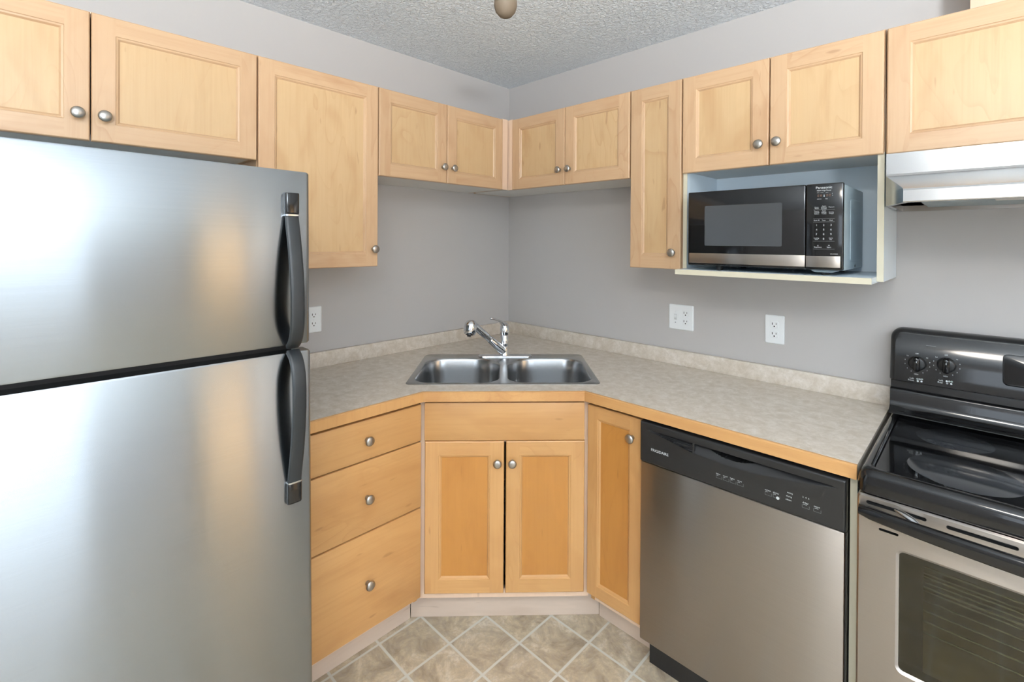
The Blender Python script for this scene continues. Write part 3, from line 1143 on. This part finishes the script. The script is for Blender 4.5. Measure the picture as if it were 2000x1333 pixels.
rows = []
for j in range(15):
    zz = CZ0 + (CZ1 - CZ0) * j / 14
    ins = .010 * max(0, (j - 11) / 3) ** 2
    rows.append([(CXL + ins + (CXR - CXL - 2 * ins) * q / 12 - rx, cface(zz) - ry, zz) for q in range(13)])
mb.loft(rows, 'black', False, False, False)
edge_f = [rows[0], [(p[0], p[1] + .006, p[2]) for p in rows[0]]]
mb.loft(edge_f, 'black', False, False, False)
edge_f = [rows[-1], [(p[0], p[1] + .006, p[2]) for p in rows[-1]]]
mb.loft(edge_f, 'black', False, False, False)
for q in (0, 12):
    mb.loft([[r_[q] for r_ in rows], [(r_[q][0], r_[q][1] + .006, r_[q][2]) for r_ in rows]], 'black', False, False, False)
bmesh.ops.remove_doubles(mb.bm, verts=mb.bm.verts, dist=1e-6)
CP = mb.obj('console_panel', RG, angle=50)
# knobs
for cx_, cz_ in ((1.9790, 1.0945), (2.0500, 1.1015)):
    m4 = Matrix.Translation((cx_ - rx, cface(cz_) - ry - .0005, cz_)) @ Matrix.Rotation(pi / 2 + radians(4), 4, 'X')
    mb = MB()
    mb.lathe([(.0235, 0), (.0235, .003), (.0215, .008), (.020, .012), (.018, .0135), (0, .0138)], 'black_s', m4, 36)
    gp = []
    for hh, s_ in ((.0125, 1), (.024, .96), (.0275, .86), (.029, .6)):
        gp.append([m4 @ Vector((p[0] * (s_ if hh > .025 else 1), p[1] * (1 if hh < .026 else .5 + .5 * s_), hh)) for p in rrect(-.0085, .0085, -.0225, .0235, .0075, 5)])
    mb.loft(gp, 'black')
    mb.quad([m4 @ Vector(p) for p in ((-.0008, .008, .0293), (.0008, .008, .0293), (.0008, .0215, .0285), (-.0008, .0215, .0285))], 'print')
    mb.obj('knob', RG, angle=45)
# display window
mb = MB()
lp = rrect(2.1740, 2.4250, 1.0660, 1.1545, .012, 6)
mb.loft([[(p[0] - rx, cface(p[1]) + .002 - ry, p[1]) for p in lp], [(p[0] - rx, cface(p[1]) - .0030 - ry, p[1]) for p in lp],
         [(2.2995 + (p[0] - 2.2995) * .975 - rx, cface(p[1]) - .0045 - ry, 1.11025 + (p[1] - 1.11025) * .93) for p in lp]], 'black')
mb.obj('display', CP, angle=30)
# console lettering
mb = MB()
for kx, kz, wd in ((1.9790, 1.0945, 'Front'), (2.0500, 1.1015, 'Rear')):
    ax = kx - .003
    its = [('OFF', kx - .001 - rx, kz + .0295, .0042, 'C', .008), ('HIGH', kx - .002 - rx, kz - .0355, .0040, 'C', .010),
           ('Left', kx - .0075 - rx, kz - .0500, .0048, 'R'), (wd, kx - .0075 - rx, kz - .0565, .0048, 'R')]
    for s_, aa in (('Lo', 50), ('2', 78), ('3', 102), ('4', 128), ('5', 152), ('6', 208), ('7', 232), ('8', 258), ('9', 282), ('Hi', 310)):
        its.append((s_, kx - .0315 * sin(radians(aa)) - rx, kz + .0315 * cos(radians(aa)), .0036, 'C'))
    for it in its:
        lettering(mb, [it], cface(it[2]) - .0006 - ry, 'print')
    for q, (ux_, uz_) in enumerate(((0, 0), (.0060, .0006), (.0118, .0010), (.0012, -.0068), (.0105, -.0064))):
        zc_ = kz - .0500 + uz_
        solid = q == (3 if wd == 'Front' else 0) or q == 4
        prf = [(0, .0006), (.0027, .0006), (.0027, 0)] if solid else [(.0018, .0004), (.0018, .0006), (.0027, .0006), (.0027, .0004)]
        mb.lathe(prf, 'print', Matrix.Translation((kx + .001 + ux_ - rx, cface(zc_) - .0001 - ry, zc_)) @ Matrix.Rotation(pi / 2, 4, 'X'), 16)
yy = cface(1.152) - .0006 - ry
mb.quad([(1.9995 - rx, yy, 1.1526), (2.0240 - rx, yy, 1.1526), (2.0240 - rx, yy, 1.1534), (1.9995 - rx, yy, 1.1534)], 'print_d')
mb.quad([(2.0108 - rx, yy - .0002, 1.1385), (2.0136 - rx, yy - .0002, 1.1385), (2.0136 - rx, yy, 1.1475), (2.0108 - rx, yy, 1.1475)], 'red')
mb.obj('lettering', CP)

# oven door: steel slab with a window opening, vent slots, pane, black arched handle
mb = MB()
YD = -.6660
i = mb.mi('steel_oven')
DX0, DX1, DZ0, DZ1 = X0 + .001, X1 - .001, .235, .8640
WX0, WX1, WZ0, WZ1 = 1.9850, 2.5950, .4630, .7570
holes = [rrect(WX0, WX1, WZ0, WZ1, .016, 5)]
slots = [(1.9270, 2.0400, .8470, .0042), (2.0740, 2.1870, .8460, .0042), (2.2210, 2.3590, .8460, .0042), (2.3930, 2.5060, .8460, .0042), (2.5400, 2.6530, .8470, .0042), (1.9520, 1.9900, .7900, .0030), (2.5900, 2.6280, .7900, .0030)]
for a, b, c, r in slots:
    holes.append(rrect(a, b, c - r, c + r, r * .96, 4))
ov = rrect(DX0 + .004, DX1 - .004, DZ0 + .004, DZ1 - .004, .006, 3)
lo2 = rrect(DX0, DX1, DZ0, DZ1, .008, 3)
ed = []
for lp in [ov] + holes:
    v = [mb.bm.verts.new((p[0] - rx, YD - ry, p[1])) for p in lp]
    ed += [mb.bm.edges.new((v[j], v[(j + 1) % len(v)])) for j in range(len(v))]
bmesh.ops.triangle_fill(mb.bm, use_beauty=True, edges=ed)
mb.loft([[(p[0] - rx, YD - ry, p[1]) for p in ov], [(p[0] - rx, YD + .004 - ry, p[1]) for p in lo2], [(p[0] - rx, -.6320 - ry, p[1]) for p in lo2]], 'steel_oven', False, False)
wl = holes[0]
cxw, czw = (WX0 + WX1) / 2, (WZ0 + WZ1) / 2
wi = rrect(WX0 + .0060, WX1 - .0060, WZ0 + .0060, WZ1 - .0060, .010, 5)
mb.loft([[(p[0] - rx, YD - ry, p[1]) for p in wl], [(p[0] - rx, YD + .0045 - ry, p[1]) for p in wi], [(p[0] - rx, -.6330 - ry, p[1]) for p in wi]], 'steel_oven', False, False)
for lp in holes[1:]:
    mb.loft([[(p[0] - rx, YD - ry, p[1]) for p in lp], [(p[0] - rx, YD + .012 - ry, p[1]) for p in lp]], 'black_m', False, True)
mb.quad([(DX0 + .004 - rx, -.6322 - ry, DZ0 + .01), (WX0 - rx, -.6322 - ry, DZ0 + .01), (WX0 - rx, -.6322 - ry, DZ1 - .03), (DX0 + .004 - rx, -.6322 - ry, DZ1 - .03)], 'black_m')
bmesh.ops.remove_doubles(mb.bm, verts=mb.bm.verts, dist=1e-6)
OD = mb.obj('oven_door', RG, angle=30)
mb = MB()
mb.box(WX0 + .0063 - rx, WX1 - .0063 - rx, YD + .0055 - ry, YD + .0095 - ry, WZ0 + .0063, WZ1 - .0063, 'oven_glass')
mb.obj('oven_window', OD)
mb = MB()
for a, b, c, d in ((WX0 + .0065, WX0 + .050, WZ0 + .0065, WZ1 - .0065), (WX1 - .050, WX1 - .0065, WZ0 + .0065, WZ1 - .0065), (WX0 + .05, WX1 - .05, WZ1 - .022, WZ1 - .0065), (WX0 + .05, WX1 - .05, WZ0 + .0065, WZ0 + .022)):
    mb.box(a - rx, b - rx, YD + .0105 - ry, YD + .0115 - ry, c, d, 'black_m')
mb.obj('window_border', OD)
mb = MB()
loops = []
for j in range(33):
    f = j / 32
    x = 1.9140 + (2.6660 - 1.9140) * f
    s_ = 1 - (2 * f - 1) ** 2
    off_ = -.6790 - .0480 * s_ ** .8
    zc_ = .8300 + .0085 * s_
    hh = .0135 + .0055 * s_
    if j in (0, 32):
        hh *= .82
    loops.append([(x - rx, off_ - ry + .0115 * math.copysign(abs(cos(a)) ** .7, cos(a)), zc_ + hh * math.copysign(abs(sin(a)) ** .8, sin(a))) for a in [2 * pi * q / 18 for q in range(18)]])
mb.loft(loops, 'black')
mb.obj('handle', OD, angle=50)
for x, sg in ((2.0080, 1), (2.5720, -1)):
    mb = MB()
    mb.tube([((x - .024 * sg) - rx, -.6745 - ry, .8525), ((x - .010 * sg) - rx, -.683 - ry, .8520), ((x + .010 * sg) - rx, -.693 - ry, .8485), ((x + .027 * sg) - rx, -.704 - ry, .8420)], [(.003, .003), (.008, .0055), (.008, .0055), (.003, .003)], 'silver', 12)
    mb.obj('handle_bracket', OD, angle=60)
mb = MB().box(X0 + .001 - rx, X1 - .001 - rx, -.664 - ry, -.632 - ry, .045, .228, 'steel_oven', .005)
mb.obj('storage_drawer', RG)
for a in (X0 + .06, X1 - .06):
    for b in (-.58, -.10):
        MB().lathe([(.018, .0006), (.018, .01), (.01, .0195)], 'black_m', Matrix.Translation((a - rx, b - ry, 0)), 12).obj('foot', RG)

# ------------------------------------------------------------------ range hood
HD = thing('range_hood', 'stainless steel range hood under the cabinet at the right wall', 'range hood', (2.30, -.003, 1.59))
hx, hz = 2.30, 1.59
HW = 2.678


def hood_ring(ytop, zz, cut, back=-.003):
    """plan outline whose front corners are cut back"""
    return [(1.9205, back), (1.9205, -.3280), (1.9205 + cut, ytop), (HW - cut, ytop), (HW, -.3280), (HW, back)], zz


mb = MB()
prof_ = [(-.3290, 1.7485, .0006), (-.3290, 1.6880, .0006), (-.3330, 1.6815, .0020), (-.4700, 1.6330, .0520), (-.4770, 1.6300, .0538), (-.4800, 1.6250, .0545), (-.4800, 1.5960, .0545), (-.4785, 1.5935, .0540)]
loops = []
for y, zz, c in prof_:
    pl, _ = hood_ring(y, zz, c)
    loops.append([(p[0] - hx, p[1] + .003, zz - hz) for p in pl])
mb.loft(loops, 'steel_hood', True, False)
# folded-in bottom flange and a recessed underside
pl, _ = hood_ring(-.4785, 0, .0540)
b1 = [(p[0] - hx, p[1] + .003, 1.5935 - hz) for p in pl]
q1 = [(1.9205 + .012, -.012), (1.9205 + .012, -.3240), (1.9205 + .062, -.4550), (HW - .062, -.4550), (HW - .012, -.3240), (HW - .012, -.012)]
b2 = [(p[0] - hx, p[1] + .003, 1.5935 - hz) for p in q1]
b3 = [(p[0] - hx, p[1] + .003, 1.612 - hz) for p in q1]
mb.loft([b1, b2], 'steel_hood', False, False)
mb.loft([b2, b3], 'steel_dw', False, True)
bmesh.ops.remove_doubles(mb.bm, verts=mb.bm.verts, dist=1e-6)
mb.obj('hood_body', HD, angle=25)
mb = MB()
mb.box(2.1500 - hx, 2.4500 - hx, -.4300, -.3500, 1.5960 - hz, 1.6110 - hz, 'opal', .004)
mb.obj('light_lens', HD)
mb = MB()
mb.box(2.00 - hx, 2.60 - hx, -.30, -.06, 1.6020 - hz, 1.6110 - hz, 'grey_body', .002)
mb.obj('grease_filter', HD)

# ------------------------------------------------------------------ microwave
MW = thing('microwave', 'black and steel countertop microwave on the niche shelf', 'microwave', (1.574, -.19, 1.3812))
mx_, my_, mz_ = 1.574, -.19, 1.3812
MX0, MX1, MZ0, MZ1 = 1.3270, 1.8210, 1.3985, 1.6715
yf = -.3600
mb = MB()
mb.box(MX0 + .004 - mx_, MX1 + .001 - mx_, -.3400 - my_, -.0300 - my_, MZ0 - .001 - mz_, MZ1 - .004 - mz_, 'grey_body', .005)
mb.obj('case', MW)
mb = MB()
lp = rrect(-.262, -.075, 1.425, 1.628, .010, 4)
mb.loft([[(MX1 + .0012 - mx_, p[0] - my_, p[1] - mz_) for p in lp], [(MX1 + .0032 - mx_, p[0] * .98 - .0035 - my_, 1.5265 + (p[1] - 1.5265) * .97 - mz_) for p in lp]], 'grey_body')
mb.obj('side_emboss', MW)
MB().lathe([(0, .0008), (.0045, .0008), (.0045, 0)], 'slot', Matrix.Translation((MX1 + .0012 - mx_, -.175 - my_, 1.4080 - mz_)) @ Matrix.Rotation(pi / 2, 4, 'Y'), 14).obj('vent_hole', MW)
mb = MB()
mb.box(MX0 - mx_, 1.7183 - mx_, yf - my_, -.3405 - my_, MZ0 - mz_, MZ1 - mz_, 'black', .004, 3)
MDo = mb.obj('door', MW, angle=30)
mb = MB()
lp = rrect(1.3910, 1.6500, 1.4715, 1.6175, .004, 3)
mb.loft([[(p[0] - mx_, yf + .001 - my_, p[1] - mz_) for p in lp], [(p[0] - mx_, yf - .0006 - my_, p[1] - mz_) for p in lp]], 'mw_window')
mb.obj('door_window', MDo)
MB().box(1.3325 - mx_, 1.7178 - mx_, yf - .0012 - my_, yf + .001 - my_, 1.4070 - mz_, 1.4435 - mz_, 'steel_oven', .0004).obj('steel_strip', MDo)
mb = MB()
mb.box(1.7193 - mx_, MX1 - mx_, yf - my_, -.3405 - my_, MZ0 - mz_, MZ1 - mz_, 'black', .004, 3)
MP = mb.obj('control_panel', MW, angle=30)
MB().box(1.7205 - mx_, 1.8140 - mx_, yf - .0012 - my_, yf + .001 - my_, 1.4070 - mz_, 1.4425 - mz_, 'steel_oven', .0004).obj('steel_strip', MP)
mb = MB()
yl = yf - .0004 - my_
q = lambda s_, x, zz, h, w=None, al='C': (s_, x - mx_, zz - mz_, h, al, w)
its = [q('Panasonic', 1.7691, 1.6588, .0075, .0440), q('900W High Power', 1.7695, 1.6494, .0040, .0390), q('auto', 1.7535, 1.6430, .0022, .006), q('sensor', 1.7640, 1.6428, .0022, .008), q('lb oz', 1.7775, 1.6426, .0022, .006),
       q('defrost', 1.7565, 1.6230, .0026, .012), q('min', 1.7762, 1.6230, .0034, .006)]
for x, rows_, zz in ((1.7497, ('Keep', 'Warm'), 1.5970), (1.7696, ('Auto', 'Reheat', 'Sensor'), 1.6000), (1.7897, ('Popcorn', ''), 1.5965)):
    for n_, s_ in enumerate(rows_):
        if s_:
            its.append(q(s_, x, zz - .0042 * n_, .0030, .0145 if len(s_) > 4 else .011))
for x, rows_, zz in ((1.7498, ('Power', 'Level', 'Select'), 1.5850), (1.7697, ('Auto', 'Defrost', 'Turbo'), 1.5850), (1.7893, ('Serving', 'Weight'), 1.5805)):
    for n_, s_ in enumerate(rows_):
        its.append(q(s_, x, zz - .0044 * n_, .0030, .0130 if len(s_) > 4 else .010))
its += [q('Quick 30', 1.7497, 1.5555, .0032, .0155), q('Timer', 1.7692, 1.5552, .0032, .010), q('Clock', 1.7889, 1.5550, .0032, .009)]
for s_, x, zz in (('1', 1.7498, 1.5405), ('2', 1.7693, 1.5405), ('3', 1.7890, 1.5405), ('4', 1.7498, 1.5260), ('5', 1.7693, 1.5260), ('6', 1.7889, 1.5260), ('7', 1.7495, 1.5116), ('8', 1.7692, 1.5116), ('9', 1.7888, 1.5116), ('0', 1.7690, 1.4968)):
    its.append(q(s_, x, zz, .0056))
its += [q('Cooking', 1.7494, 1.4992, .0030, .014), q('Time', 1.7494, 1.4948, .0030, .009), q('Start', 1.7886, 1.4992, .0030, .010), q('Set', 1.7886, 1.4948, .0030, .006),
        q('Stop/Reset', 1.7538, 1.4708, .0036, .021), q('Start', 1.7837, 1.4706, .0040, .0110), q('o', 1.7538, 1.4766, .0050), q('o', 1.7837, 1.4768, .0050), q('NN-SG458S', 1.7975, 1.4496, .0026, .020)]
lettering(mb, its, yl, 'print')
for zz in (1.5888, 1.5606, 1.5500, 1.4895, 1.4646):
    mb.quad([(1.7402 - mx_, yl, zz - .0003 - mz_), (1.7983 - mx_, yl, zz - .0003 - mz_), (1.7983 - mx_, yl, zz + .0003 - mz_), (1.7402 - mx_, yl, zz + .0003 - mz_)], 'print_d')
mb.obj('lettering', MP)
mb = MB()
its = [q('8', 1.7540, 1.6337, .0085, .0055), q('8', 1.7620, 1.6337, .0085, .0055), q('8', 1.7775, 1.6335, .0085, .0055), q('8', 1.7850, 1.6335, .0085, .0055)]
lettering(mb, its, yl, 'seg')
lettering(mb, [q(':', 1.7697, 1.6337, .0078, .0030), q('`', 1.7915, 1.6368, .0050), q('`', 1.7922, 1.6308, .0050)], yl - .0002, 'lit')
mb.obj('display_digits', MP)
for a in (1.4290, 1.7650):
    for b in (-.3150, -.07):
        MB().lathe([(.010, .0004), (.011, .004), (.013, .0185)], 'black_m', Matrix.Translation((a - mx_, b - my_, 0)), 16).obj('foot', MW)
mb = MB()
mb.prism([(p[0] - mx_, p[1] - mz_) for p in ((1.728, 1.3972), (1.740, 1.3900), (1.790, 1.3900), (1.806, 1.3972))], 'y', -.337 - my_, -.290 - my_, 'grey_body')
mb.obj('base_channel', MW)

# ------------------------------------------------------------------ pull chain, added lamps out of view
LX, LY = 1.262, -1.268
CL = thing('pull_chain', 'brown pull-chain knob hanging in at the top edge under the ceiling', 'pull chain', (LX, LY, ROOM_Z))
MB().lathe([(.022, -.0005), (.020, -.010), (.006, -.016), (.0018, -.018), (.0018, -.336), (0, -.3365)], 'bronze', None, 14).obj('chain', CL)
MB().lathe([(.004, -.3366), (.020, -.3400), (.0285, -.350), (.0290, -.362), (.025, -.376), (.016, -.387), (.007, -.391), (0, -.392)], 'bronze').obj('knob', CL, angle=60)

TL = struct(link('added_uplighter', None, None, (3.45, -2.95, 0)))  # made-up lamp body, unseen, put under the added bounce light
MB().lathe([(0, .0005), (.15, .0005), (.15, .02), (.02, .03), (.012, .05), (.012, 1.45), (0, 1.4505)], 'nickel').obj('stand', TL)
MB().lathe([(.012, 1.451), (.10, 1.47), (.20, 1.52), (.29, 1.60), (.285, 1.60), (.19, 1.525), (.09, 1.48), (0, 1.47)], 'opal').obj('bowl_shade', TL, angle=60)
DL = struct(link('added_ceiling_dome', None, None, (2.16, -2.75, ROOM_Z)))  # added unseen lamp for crisper wall shadows and the console streak
MB().lathe([(.20, -.001), (.20, -.02), (.19, -.03), (0, -.031)], 'white').obj('base_ring', DL)
k = N('lit_opal'); k.set(Base_Color=(.9, .88, .84, 1)); k.p.inputs['Emission Color'].default_value = (1, .93, .84, 1); k.p.inputs['Emission Strength'].default_value = 45.0; M['lit_opal'] = k.m
MB().lathe([(.185, -.032), (.18, -.06), (.15, -.095), (.09, -.118), (0, -.126)], 'lit_opal').obj('dome_glass', DL, angle=60)
